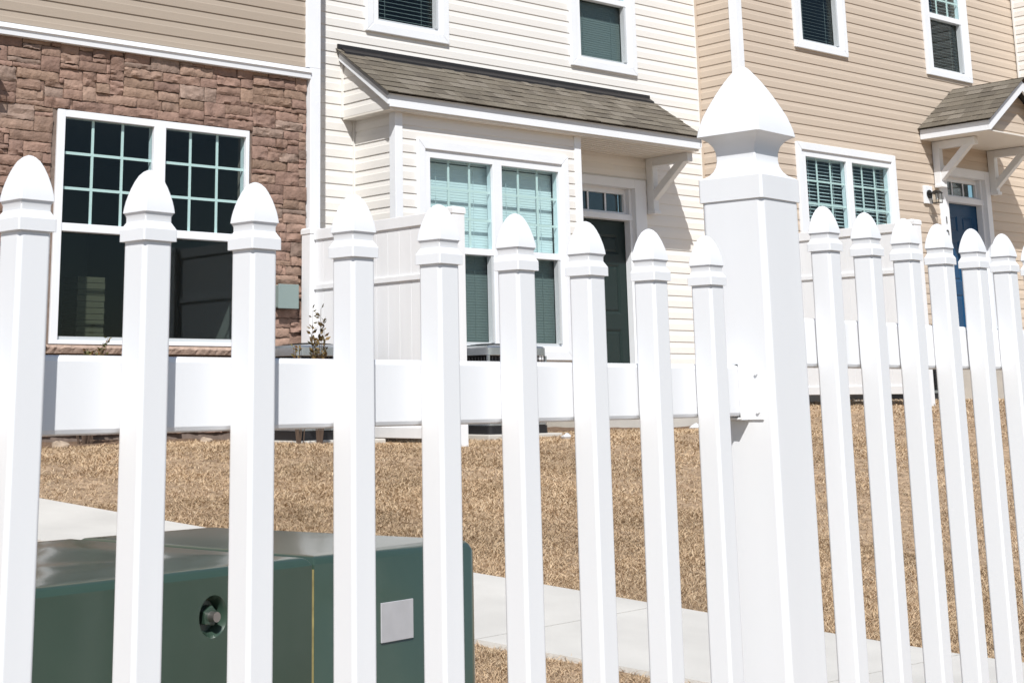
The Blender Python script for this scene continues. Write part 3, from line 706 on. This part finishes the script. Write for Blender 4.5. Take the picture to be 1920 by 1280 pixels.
# address numerals on the casing
def numeral(P, ch, x, z, y, size):
    cu = bpy.data.curves.new('n', 'FONT'); cu.body = ch; cu.size = size; cu.extrude = .003; cu.align_x = 'CENTER'
    o = bpy.data.objects.new('n', cu); C.objects.link(o); dg = bpy.context.evaluated_depsgraph_get(); dg.update()
    me = bpy.data.meshes.new_from_object(o.evaluated_get(dg)); bpy.data.objects.remove(o)
    mb = MB(); mb.v = [(v.co.x+x, y-v.co.z, v.co.y+z) for v in me.vertices]; mb.f = [tuple(p.vertices) for p in me.polygons]; mb.t = [None]*len(mb.f)
    return P(mb, 'house_numeral', INK)
numeral(PC, '1', 18.13, 2.12, YC-.035, .13); numeral(PC, '0', 18.13, 1.95, YC-.035, .13)
rf = MB(); rf.prism([(YC-.45, 6.85), (YC+9, 6.85), (YC+4.3, 9.8)], lambda u, v, w: (w, u, v), XC0-.02, XD-.02); PC(rf, 'roof', ROOFM)

# ------------------------------------------------------------------ townhouse D (cream side wall at the right)
hD = empty('townhouse', (21.5, 10.2, .0), 'rightmost townhouse, only its cream sided side wall showing past the tan one', 'townhouse', 'row of attached townhouses')
PD = Loc(hD); YD = 9.95
PD(siding(YD, YC-.02, .3, 7.2, phC-40*E_, fX(XD)), 'side_siding', CREAM)
PD(MB().box(XD, XD+.14, YD, YC+.5, -.6, 7.2), 'side_wall', FOUND)
PD(MB().box(XD-.024, XD, YC-.05, YC-.028, .3, 7.2), 'inner_corner_trim', CREAM)
PD(siding(XD+.09, XD+6, .3, 7.2, phC-40*E_, fY(YD)), 'front_siding', CREAM)
PD(MB().box(XD+.14, XD+6, YD+.001, YD+.14, -.6, 7.2), 'front_wall', FOUND)
PD(MB().box(XD-.02, XD+.09, YD-.02, YD, .3, 7.2), 'corner_post', TRIM)
rf = MB(); rf.prism([(YD-.45, 7.0), (YD+9, 7.0), (YD+4.3, 9.9)], lambda u, v, w: (w, u, v), XD, XD+6.2); PD(rf, 'roof', ROOFM)

# ------------------------------------------------------------------ privacy screens
def privacy_screen(x, zt, label):
    y0, y1 = 9.05, 11.05; r = empty('privacy_screen', (x+.06, (y0+y1)/2, zt-1.8), label, 'privacy screen', 'white privacy screens between the patios')
    P = Loc(r)
    zb = zt-1.762
    for yy in (y0, y1-.127):
        p = MB().box(x, x+.127, yy, yy+.127, gz(x, yy)-.1, zt-.035); P(p, 'post', VINYL, bevel=.004)
        c = MB().box(x-.006, x+.133, yy-.006, yy+.133, zt-.06, zt-.022); c.loft([(.069, zt-.022), (.062, zt-.010), (.002, zt+.004)], .05, 2, x+.0635, yy+.0635); P(c, 'post_cap', VINYL)
    for zz, h in ((zt-.115, .09), (zt-.542, .045), (zb, .085)):
        P(MB().box(x+.038, x+.089, y0+.127, y1-.127, zz, zz+h), 'rail', VINYL, bevel=.004)
    pn = MB(); y = y0+.13; k = 0
    while y < y1-.13:
        ye = min(y+.148, y1-.13)
        pn.box(x+.053, x+.074, y, ye-.004, zb+.05, zt-.06); pn.box(x+.056, x+.071, ye-.004, ye, zb+.05, zt-.06); y = ye
    P(pn, 'board_panel', VINYL)
    return r
privacy_screen(7.885, 1.449, 'white vinyl privacy screen beside the stone townhouse corner')
privacy_screen(14.17, 1.746, 'white vinyl privacy screen in front of the tan townhouse, behind the right-hand pickets')

# ------------------------------------------------------------------ air conditioners
def condenser(x, y, z, s=.70, h=.80):
    r = empty('air_conditioner', (x+s/2, y+s/2, z), '', 'air conditioner', 'air conditioners on pads by the houses'); P = Loc(r)
    x1, y1 = x+s, y+s; cx, cy = x+s/2, y+s/2
    P(MB().box(x-.08, x1+.08, y-.08, y1+.08, z-.03, z+.05), 'pad', CONC, bevel=.01)
    P(MB().loft([(s/2, z+.05), (s/2, z+.115), (s/2-.012, z+.118)], -.05, 4, cx, cy), 'base_pan', ACBODY, smooth=30)
    P(MB().loft([(s/2-.010, z+.1185), (s/2-.002, z+.121), (s/2-.002, z+.150), (s/2-.012, z+.152)], -.05, 4, cx, cy), 'base_band', ACPAN, smooth=30)
    P(MB().loft([(s/2-.045, z+.118), (s/2-.045, z+h-.1)], -.05, 4, cx, cy), 'coil', ACBODY, smooth=30)
    w = MB(); n = 15
    for i in range(n+1):
        t = -s/2+.06+(s-.12)*i/n
        for a, b in ((cx+t, y+.012), (cx+t, y1-.012)): w.box(a-.002, a+.002, b-.002, b+.002, z+.115, z+h-.095)
        for a, b in ((x+.012, cy+t), (x1-.012, cy+t)): w.box(a-.002, a+.002, b-.002, b+.002, z+.115, z+h-.095)
    for k in range(16):
        zz = z+.14+k*(h-.25)/15
        w.loft([(s/2-.013, zz), (s/2-.009, zz+.002), (s/2-.013, zz+.004)], -.045, 2, cx, cy)
    P(w, 'wire_guard', ACWIRE)
    P(MB().loft([(s/2-.004, z+h-.1), (s/2, z+h-.095), (s/2, z+h-.035), (s/2-.012, z+h-.02), (s/2-.07, z+h-.012), (s/2-.09, z+h-.03)], -.05, 4, cx, cy), 'top_pan', ACPAN, smooth=30)
    f = MB()
    for k in range(6):
        rr = .05+k*.042; f.tube([(cx+rr*math.cos(t), cy+rr*math.sin(t), z+h+.01-.03*(rr/.3)**2) for t in [2*math.pi*q/20 for q in range(21)]], .003, 4)
    for k in range(8):
        t = math.pi*k/4; f.tube([(cx, cy, z+h+.01), (cx+.30*math.cos(t), cy+.30*math.sin(t), z+h-.02)], .004, 4)
    P(f, 'fan_guard', BLACKM)
    for a in (x+.006, x1-.026):
        for b in (y+.006, y1-.026): P(MB().box(a, a+.02, b, b+.02, z+.153, z+h-.1), 'corner_strip', ACPAN)
    return r
for x, y, z, h, lab in ((6.97, 9.8, -.36, .775, 'grey air conditioner in front of the stone wall, left of the near white screen'),
                        (9.0, 9.9, -.36, .80, 'grey air conditioner under the cream bay window'),
                        (15.45, 10.0, -.13, .80, 'grey air conditioner beside the far white screen at the tan townhouse')):
    condenser(x, y, z, h=h)['label'] = lab

# ------------------------------------------------------------------ wall lanterns, utility box
def lantern(x, y, z, label):
    r = empty('wall_lantern', (x, y, z), label, 'wall lamp', 'black wall lanterns by the doors'); P = Loc(r)
    P(MB().box(x-.085, x+.085, y-.035, y+.0, z-.11, z+.12), 'mounting_block', TRIM, bevel=.004)
    m = MB(); m.tube([(x, y-.035, z+.01), (x, y-.05, z+.01)], .055, 16); m.tube([(x, y-.05, z+.01), (x, y-.08, z+.02), (x, y-.11, z+.035), (x, y-.145, z+.04)], .012, 8)
    P(m, 'arm', BLACKM, smooth=40)
    t = MB(); cy = y-.145
    t.loft([(.058, z+.01), (.052, z+.02), (.03, z+.042), (.010, z+.055)], .05, 2, x, cy)
    t.loft([(.045, z-.115), (.048, z-.106)], .05, 2, x, cy)
    for a in (-1, 1):
        for b in (-1, 1): t.box(x+a*.044-.003, x+a*.044+.003, cy+b*.044-.003, cy+b*.044+.003, z-.11, z+.012)
    P(t, 'cage', BLACKM)
    P(MB().box(x-.041, x+.041, cy-.041, cy+.041, z-.106, z+.01), 'lamp_glass', CLEAR)
    b = MB(); b.tube([(x, cy, z+.01), (x, cy, z-.03), (x, cy, z-.07)], .014, 8); P(b, 'bulb', BLIND, smooth=60)
lantern(17.75, YC-.012, 2.46, 'black wall lantern on a white block beside the blue door')
lantern(4.885, YA-.05, 2.60, 'black wall lantern on the stone wall at the left edge')
ub = empty('utility_box', (7.74, YA, .84), 'small grey green utility box on the stone wall beside the white screen', 'utility box'); PU = Loc(ub)
PU(MB().box(7.62, 7.815, YA-.10, YA-.02, .755, .945), 'box_body', UBOX, bevel=.006)
PU(MB().box(7.612, 7.823, YA-.112, YA-.100, .747, .953), 'box_cover', UBOX, bevel=.004)

# ------------------------------------------------------------------ picket fence
PH = .01905
arc = [(0, .0), (.012, .13), (.045, .25), (.13, .42), (.26, .57), (.42, .71), (.58, .82), (.73, .905), (.87, .965), (1, 1)]
def picket_cap_profile(b, nk, cl, hb, hn1, hn2, hc1, hc2):
    p = [(cl, -hc2), (cl, -hc1), (nk, -hn2), (nk, -hn1), (b*.965, -hb)]
    p += [(max(b*w, .0012), -hb*t) for t, w in reversed(arc)]
    return p
ZT_L, ZT_R = .2455, .3165
def fence_panel(P0, th, ss, ztop, zr0, zr1, ground, ra, rb, label):
    d = Vector((math.cos(th), math.sin(th))); n = Vector((-d.y, d.x))
    r = empty('picket_fence', (P0[0], P0[1], ground), label, 'picket fence', 'white picket fence panels'); r.rotation_euler.z = th
    # local frame: x along the fence, y behind the pickets
    def put(mb, name, m, parent=None, **k):
        mb.v = [(x, y, z-ground) for x, y, z in mb.v]; return mb.build(name, m, parent or r, **k)
    def rail(z0, z1): return MB().prism([(PH*2+.001, z0), (PH*2+.041, z0), (PH*2+.041, z1), (PH*2+.001, z1)], lambda u, v, w: (w, u, v), ra, rb)
    put(rail(zr0, zr1), 'rail', VINYL, bevel=.006); put(rail(ground+.16, ground+.16+zr1-zr0), 'rail', VINYL, bevel=.006)
    pm = MB().loft([(PH, ground+.04), (PH, ztop-.072)], -.005, 4, PH, PH); cm = MB().loft([(w, z+ztop) for w, z in picket_cap_profile(.0203, .0176, .0222,   .0475, .0520, .0578, .0660, .0785)], .07, 4, PH, PH)
    first = None
    for s in ss:
        if first is None:
            o = put(pm, 'picket', VINYL, smooth=60, wn=True); o.location.x = s; c = put(cm, 'picket_cap', VINYL, o, smooth=27, wn=True); first = (o, c)
        else:
            o = first[0].copy(); C.objects.link(o); o.parent = r; o.location.x = s
            c = first[1].copy(); C.objects.link(c); c.parent = o
        j = random.Random(int(s*1000)); o.rotation_euler = (j.uniform(-.002, .002), j.uniform(-.002, .002), j.uniform(-.012, .012))
    return r
thL = .11727; PL = (.68383, 1.44520); s0 = .8512
sL = [v-s0 for v in (.8512-.47, .8512-.312, .8512-.156, .8512, 1.0068, 1.1585, 1.3184, 1.4698, 1.6285, 1.7831, 1.9372, 2.0931)]
fence_panel(PL, thL, sL, ZT_L, -.0352, .0462, -1.0, -.62, 1.402, 'white picket fence panel left of the tall post, lower of the two')
thR = .10616; PR = (2.24576, 1.60291); s0 = 2.4023
sR = [v-s0 for v in (2.4023, 2.5479, 2.6946, 2.8364, 2.9745, 3.1215, 3.268, 3.415, 3.56, 3.705)]
fence_panel(PR, thR, sR, ZT_R, .0430, .1250, -.94, -.075, 1.6, 'white picket fence panel right of the tall post, set slightly higher')
# post
pd = Vector((math.cos(thL), math.sin(thL))); pn_ = Vector((-pd.y, pd.x))
E0 = Vector((2.067, 1.598)); HP = .0590
pc = E0+pd*HP+pn_*HP
fp = empty('fence_post', (pc.x, pc.y, -.98), 'tall thick white vinyl fence post with a large pointed cap', 'fence post', rotz=thL)
def pput(mb, name, m, parent=None, **k):
    mb.v = [(x, y, z+.98) for x, y, z in mb.v]; return mb.build(name, m, parent or fp, **k)
pput(MB().loft([(HP, -.98), (HP, .35)], -.010, 5), 'post_shaft', VINYL, smooth=60, wn=True)
zt = .552
hb_ = .124
cove = [(.0545, .0035), (.0475, .0085), (.0415, .017), (.0385, .028), (.0378, .040), (.0392, .051), (.043, .0600), (.049, .0670), (.0575, .0715)]
prof = [(.0615, -(hb_+.1125)), (.0615, -(hb_+.0740))]
prof += [(w, -(hb_+h)) for w, h in reversed(cove)]
prof += [(.0595, -(hb_+.0012))]
arc2 = [(0, 0), (.006, .05), (.02, .10), (.06, .165), (.145, .28), (.22, .375), (.30, .465), (.40, .57), (.51, .675), (.62, .775), (.72, .86), (.82, .92), (.90, .965), (1, 1)]
prof += [(max(.0612*w, .002), -hb_*t) for t, w in reversed(arc2)]
pput(MB().loft([(w, z+zt) for w, z in prof], .075, 5), 'post_cap', VINYL, smooth=33, wn=True)
# bracket holding the rail to the post
bk = MB(); ry0, ry1 = PH*2-HP+.0112, PH*2-HP+.0512
xf = -HP
bk.box(xf-.003, xf, -.040, ry1+.014, -.041, .0475)
bk.box(xf-.024, xf-.003, ry0-.0045, ry0-.0005, -.041, .0475); bk.box(xf-.024, xf-.003, ry0-.004, ry1+.004, -.0405, -.0365)
bk.box(xf-.024, xf-.003, ry0-.004, ry1+.004, .0468, .0495)
br_ = pput(bk, 'rail_bracket', VINYL, bevel=.0012)
for zz in (.032, -.028):
    sc = MB(); sc.tube([(xf-.003, ry0-.022, zz), (xf-.005, ry0-.022, zz), (xf-.0062, ry0-.022, zz)], .0028, 10); pput(sc, 'screw', TRIM_D, br_)

# ------------------------------------------------------------------ pad transformer
ZT = -.296; TA = math.radians(9.33)
tr = empty('pad_transformer', (1.2632, 2.4187, -1.0), 'dark green metal pad transformer box, behind the pickets at lower left', 'transformer', rotz=TA)
TX0, TS, TL, TD, TH = -.24, .568, 1.073, .75, 1.0+ZT
def tput(mb, name, m, parent=None, **k): return mb.build(name, m, parent or tr, **k)
def rrect(x0, x1, y0, y1, k, rs):
    pts = []
    for q, (cx_, cy_) in enumerate(((x1, y1), (x0, y1), (x0, y0), (x1, y0))):
        rr = rs[q]; ox = cx_-rr if q in (0, 3) else cx_+rr; oy = cy_-rr if q in (0, 1) else cy_+rr
        pts += [(ox+rr*math.cos(q*math.pi/2+j*math.pi/2/k), oy+rr*math.sin(q*math.pi/2+j*math.pi/2/k)) for j in range(k+1)]
    return pts
def shell(x0, x1, y0, y1, rs, zs, dome, warp):
    """cabinet: vertical walls, rolled top edge and a gently crowned, slightly dented lid"""
    mb = MB(); rings = []
    def put(P, z, k):
        b = len(mb.v); mb.v += [(x-warp(x, y), y, z+dome(x, y)*k) for x, y in P]; return b
    n_ = None
    for inset, z in zs:
        P = rrect(x0+inset, x1-inset, y0+inset, y1-inset, 8, [max(.003, r_-inset) for r_ in rs]); n_ = len(P)
        rings.append(put(P, z, 1 if z > .6 else 0))
    cxm, cym = (x0+x1)/2, (y0+y1)/2
    for s in (.93, .85, .75, .65, .55, .45, .35, .25, .15, .06):
        rings.append(put([(cxm+(p[0]-cxm)*s, cym+(p[1]-cym)*s) for p in P], zs[-1][1], 1))
    for a, b in zip(rings, rings[1:]):
        for j in range(n_): mb.f.append((a+j, a+(j+1) % n_, b+(j+1) % n_, b+j)); mb.t.append(None)
    mb.f.append(tuple(rings[-1]+j for j in range(n_))); mb.t.append(None)
    return mb
crown = lambda x, y: .002*math.sin(math.pi*max(0, min(1, y/TD)))-.045*(1-math.sqrt(1-min(1, max(0, (x-(1.072-.045))/.045))**2))
dent = lambda x, y: crown(x, y)+.004*mnoise.noise(Vector((x*3.1, y*4.3, 2)))+.007*math.exp(-((x-.9*y-.30)/.13)**2)+.004*math.exp(-((x+.5*y-.15)/.08)**2)*sst(y/.25)*sst((TD-y)/.2)
edge = lambda e: [(0, .05), (0, TH-.014-e), (.0015, TH-.012-e), (.006, TH-.005-e), (.013, TH-.001-e), (.022, TH-e)]
tput(shell(TX0, TS-.003, 0, TD, (.003, .05, .05, .003), edge(0), dent, lambda x, y: 0), 'door_hood', TGREEN, smooth=40)
tput(shell(TS+.003, TL, .003, TD-.01, (.035, .003, .003, .03), edge(0)+[(.03, TH), (.04, TH), (.052, TH)], crown, lambda x, y: .11*max(0, x-TS)/.5*y/TD), 'tank', TGREEN, smooth=40)
tput(MB().box(TS-.0032, TS+.0032, .0025, .03, .06, TH-.022), 'gasket', GASK)
tput(MB().box(TX0-.08, TL+.08, -.08, TD+.08, -.05, .048), 'base_pad', CONC, bevel=.01)
# recessed pentagonal bolt: a dish cut into the door
bx, bz = .315, .624
hood = [o for o in tr.children if o.name.startswith('door_hood')][0]
cut = MB(); cut.tube([(bx, -.01, bz), (bx, .0, bz)], .036, 32)
cut = MB(); k = 36; prev = None
for rr, yy in ((.0375, -.01), (.0365, -.0005), (.0335, .004), (.0295, .012), (.026, .024)):
    b = len(cut.v); cut.v += [(bx+rr*.92*math.cos(2*math.pi*j/k), yy, bz+rr*math.sin(2*math.pi*j/k)) for j in range(k)]
    if prev is None: cut.f.append(tuple(b+j for j in range(k))); cut.t.append(None)
    else:
        for j in range(k): cut.f.append((prev+j, prev+(j+1) % k, b+(j+1) % k, b+j)); cut.t.append(None)
    prev = b
cut.f.append(tuple(prev+j for j in reversed(range(k)))); cut.t.append(None)
co_ = cut.build('cut', TGREEN, tr)
import bmesh
for ob in (hood, co_):
    bm = bmesh.new(); bm.from_mesh(ob.data)
    bnd = [e for e in bm.edges if e.is_boundary]
    if bnd: bmesh.ops.holes_fill(bm, edges=bnd, sides=0)
    bmesh.ops.remove_doubles(bm, verts=bm.verts, dist=1e-6)
    bmesh.ops.recalc_face_normals(bm, faces=bm.faces); bm.to_mesh(ob.data); bm.free()
bo_ = hood.modifiers.new('b', 'BOOLEAN'); bo_.operation = 'DIFFERENCE'; bo_.object = co_; bo_.solver = 'EXACT'
bpy.context.view_layer.update(); dg = bpy.context.evaluated_depsgraph_get(); dg.update()
nm = bpy.data.meshes.new_from_object(hood.evaluated_get(dg)); hood.modifiers.clear(); hood.data = nm
nm.shade_smooth(); nm.set_sharp_from_angle(angle=math.radians(30))
bpy.data.objects.remove(co_)
bt = MB(); bt.loft([(.019, 0), (.019, .0), ], .3, 2) if False else bt.tube([(bx, .024, bz), (bx, .014, bz), (bx, .006, bz)], .0185, 5); bo = tput(bt, 'bolt_nut', TGREEN, bevel=.0015)
bt = MB(); bt.tube([(bx, .006, bz), (bx, -.004, bz), (bx, -.010, bz)], .0088, 16); tput(bt, 'bolt', STEEL, bo, smooth=50)
kn = MB().loft([(.007, TH-.002), (.008, TH+.010), (.005, TH+.015)], .5, 3, .485, .045); tput(kn, 'lid_knob', TGREEN, smooth=60)
st_ = MB().box(.758, .854, -.0005, .0026, .528, .603); tput(st_, 'blank_label', LABEL, bevel=.0008)
st_ = MB().box(.395, .4595, -.0020, -.0004, .60, .688); tput(st_, 'warning_sticker', YEL)

# ------------------------------------------------------------------ shrubs, rocks, scraps
def shrub(x, y, h, seed, label, leafy=1., spread=.16, pal=((.11, .10, .035), (.16, .12, .04), (.075, .085, .035), (.20, .10, .04)), lsz=.03):
    R = random.Random(seed); z0 = gz(x, y); r = empty('shrub', (x, y, z0), label, 'shrub', 'small foundation shrubs')
    tw = MB(); lf = MB()
    for k in range(int(9*leafy)+4):
        a = R.uniform(0, 6.28); sp = R.uniform(.1, 1)*spread; hh = h*R.uniform(.5, 1) if k else h
        pts = [Vector((math.cos(a)*sp*.35, math.sin(a)*sp*.35, 0))]
        for q in range(1, 6):
            t = q/5; pts.append(Vector((math.cos(a)*sp*(.35+.65*t)+R.uniform(-.01, .01), math.sin(a)*sp*(.35+.65*t)+R.uniform(-.01, .01), hh*t)))
        tw.tube(pts, .004, 5, r1=.0015)
        for q in range(int(26*leafy*hh/.6)):
            t = R.uniform(.3, 1)**.7; i = min(4, int(t*5)); p = pts[i].lerp(pts[i+1], t*5-i) if i < 5 else pts[5]
            dr_ = Vector((R.uniform(-1, 1), R.uniform(-1, 1), R.uniform(.1, 1.1))).normalized(); L_ = lsz*R.uniform(.7, 1.4)
            sd_ = dr_.cross(Vector((R.uniform(-1, 1), R.uniform(-1, 1), R.uniform(-1, 1)))).normalized()*L_*.24
            up_ = sd_.cross(dr_).normalized()*L_*.06; kk = R.uniform(.7, 1.3); c = tuple(v*kk for v in R.choice(pal))
            b0 = p+dr_*.006
            lf.face([b0, b0+dr_*L_*.45+sd_+up_, b0+dr_*L_, b0+dr_*L_*.45-sd_+up_], c)
    tw.build('twigs', TWIG, r); lf.build('foliage', LEAF, r)
    return r
shrub(5.62, 10.60, .78, 2, 'small yellow green shrub under the stone townhouse window', 2.2, .15)
shrub(6.92, 9.45, .98, 5, 'tall thin brown leaved shrub in front of the left air conditioner', .8, .07, ((.13, .09, .035), (.17, .11, .04), (.09, .075, .04)), .042)
shrub(6.80, 9.55, .70, 9, 'rusty brown shrub in front of the left air conditioner, shorter than its neighbour', .9, .10, ((.22, .12, .04), (.16, .11, .03), (.12, .10, .03)))
shrub(11.7, 10.45, .30, 4, 'dark low shrub beside the cream townhouse stoop', 1.8, .2, ((.05, .045, .02), (.07, .06, .03)))
def rock(x, y, s, seed, label=None, m=ROCK, name='rock', cat='rock', grp='rocks in the bed under the stone wall'):
    R = random.Random(seed); mb = MB(); n_, k_ = 7, 10; z0 = gz(x, y)
    ph_ = [R.uniform(0, 6) for _ in range(4)]
    for i in range(n_+1):
        t = math.pi*i/n_
        for j in range(k_):
            p = 2*math.pi*j/k_; rr = s*(1+.18*math.sin(2*p+ph_[0])+.15*math.sin(3*t+ph_[1]+p)+.08*math.sin(5*p+ph_[2]))
            mb.v.append((rr*math.sin(t)*math.cos(p)*1.2, rr*math.sin(t)*math.sin(p), rr*math.cos(t)*.62))
    for i in range(n_):
        for j in range(k_): mb.f.append((i*k_+j, i*k_+(j+1) % k_, (i+1)*k_+(j+1) % k_, (i+1)*k_+j)); mb.t.append(None)
    o = mb.build(name, m, smooth=25, loc=(x, y, z0+s*.35)); tag(o, label, cat, grp); return o
rk_ = [(5.28, 10.33, .05, 'tan rock left of the yellow green shrub'), (5.95, 10.42, .055, 'tan rock right of the yellow green shrub, largest in the bed'), (6.55, 10.43, .04, 'small tan rock under the middle of the stone townhouse window'), (13.6, 10.9, .05, 'tan rock by the cream wall beside the stoop, behind the last left pickets')]
for i, (x, y, s, lb) in enumerate(rk_):
    rock(x, y, s, i+3, lb, grp='rocks in the bare bed')
rock(9.35, 9.35, .045, 31, 'crumpled clear plastic scrap in the grass by the cream bay air conditioner', PLAST, 'plastic_scrap', 'litter', None)
rock(12.1, 10.3, .06, 37, 'crumpled white plastic scrap beside the dark low shrub', PLAST, 'plastic_scrap', 'litter', None)
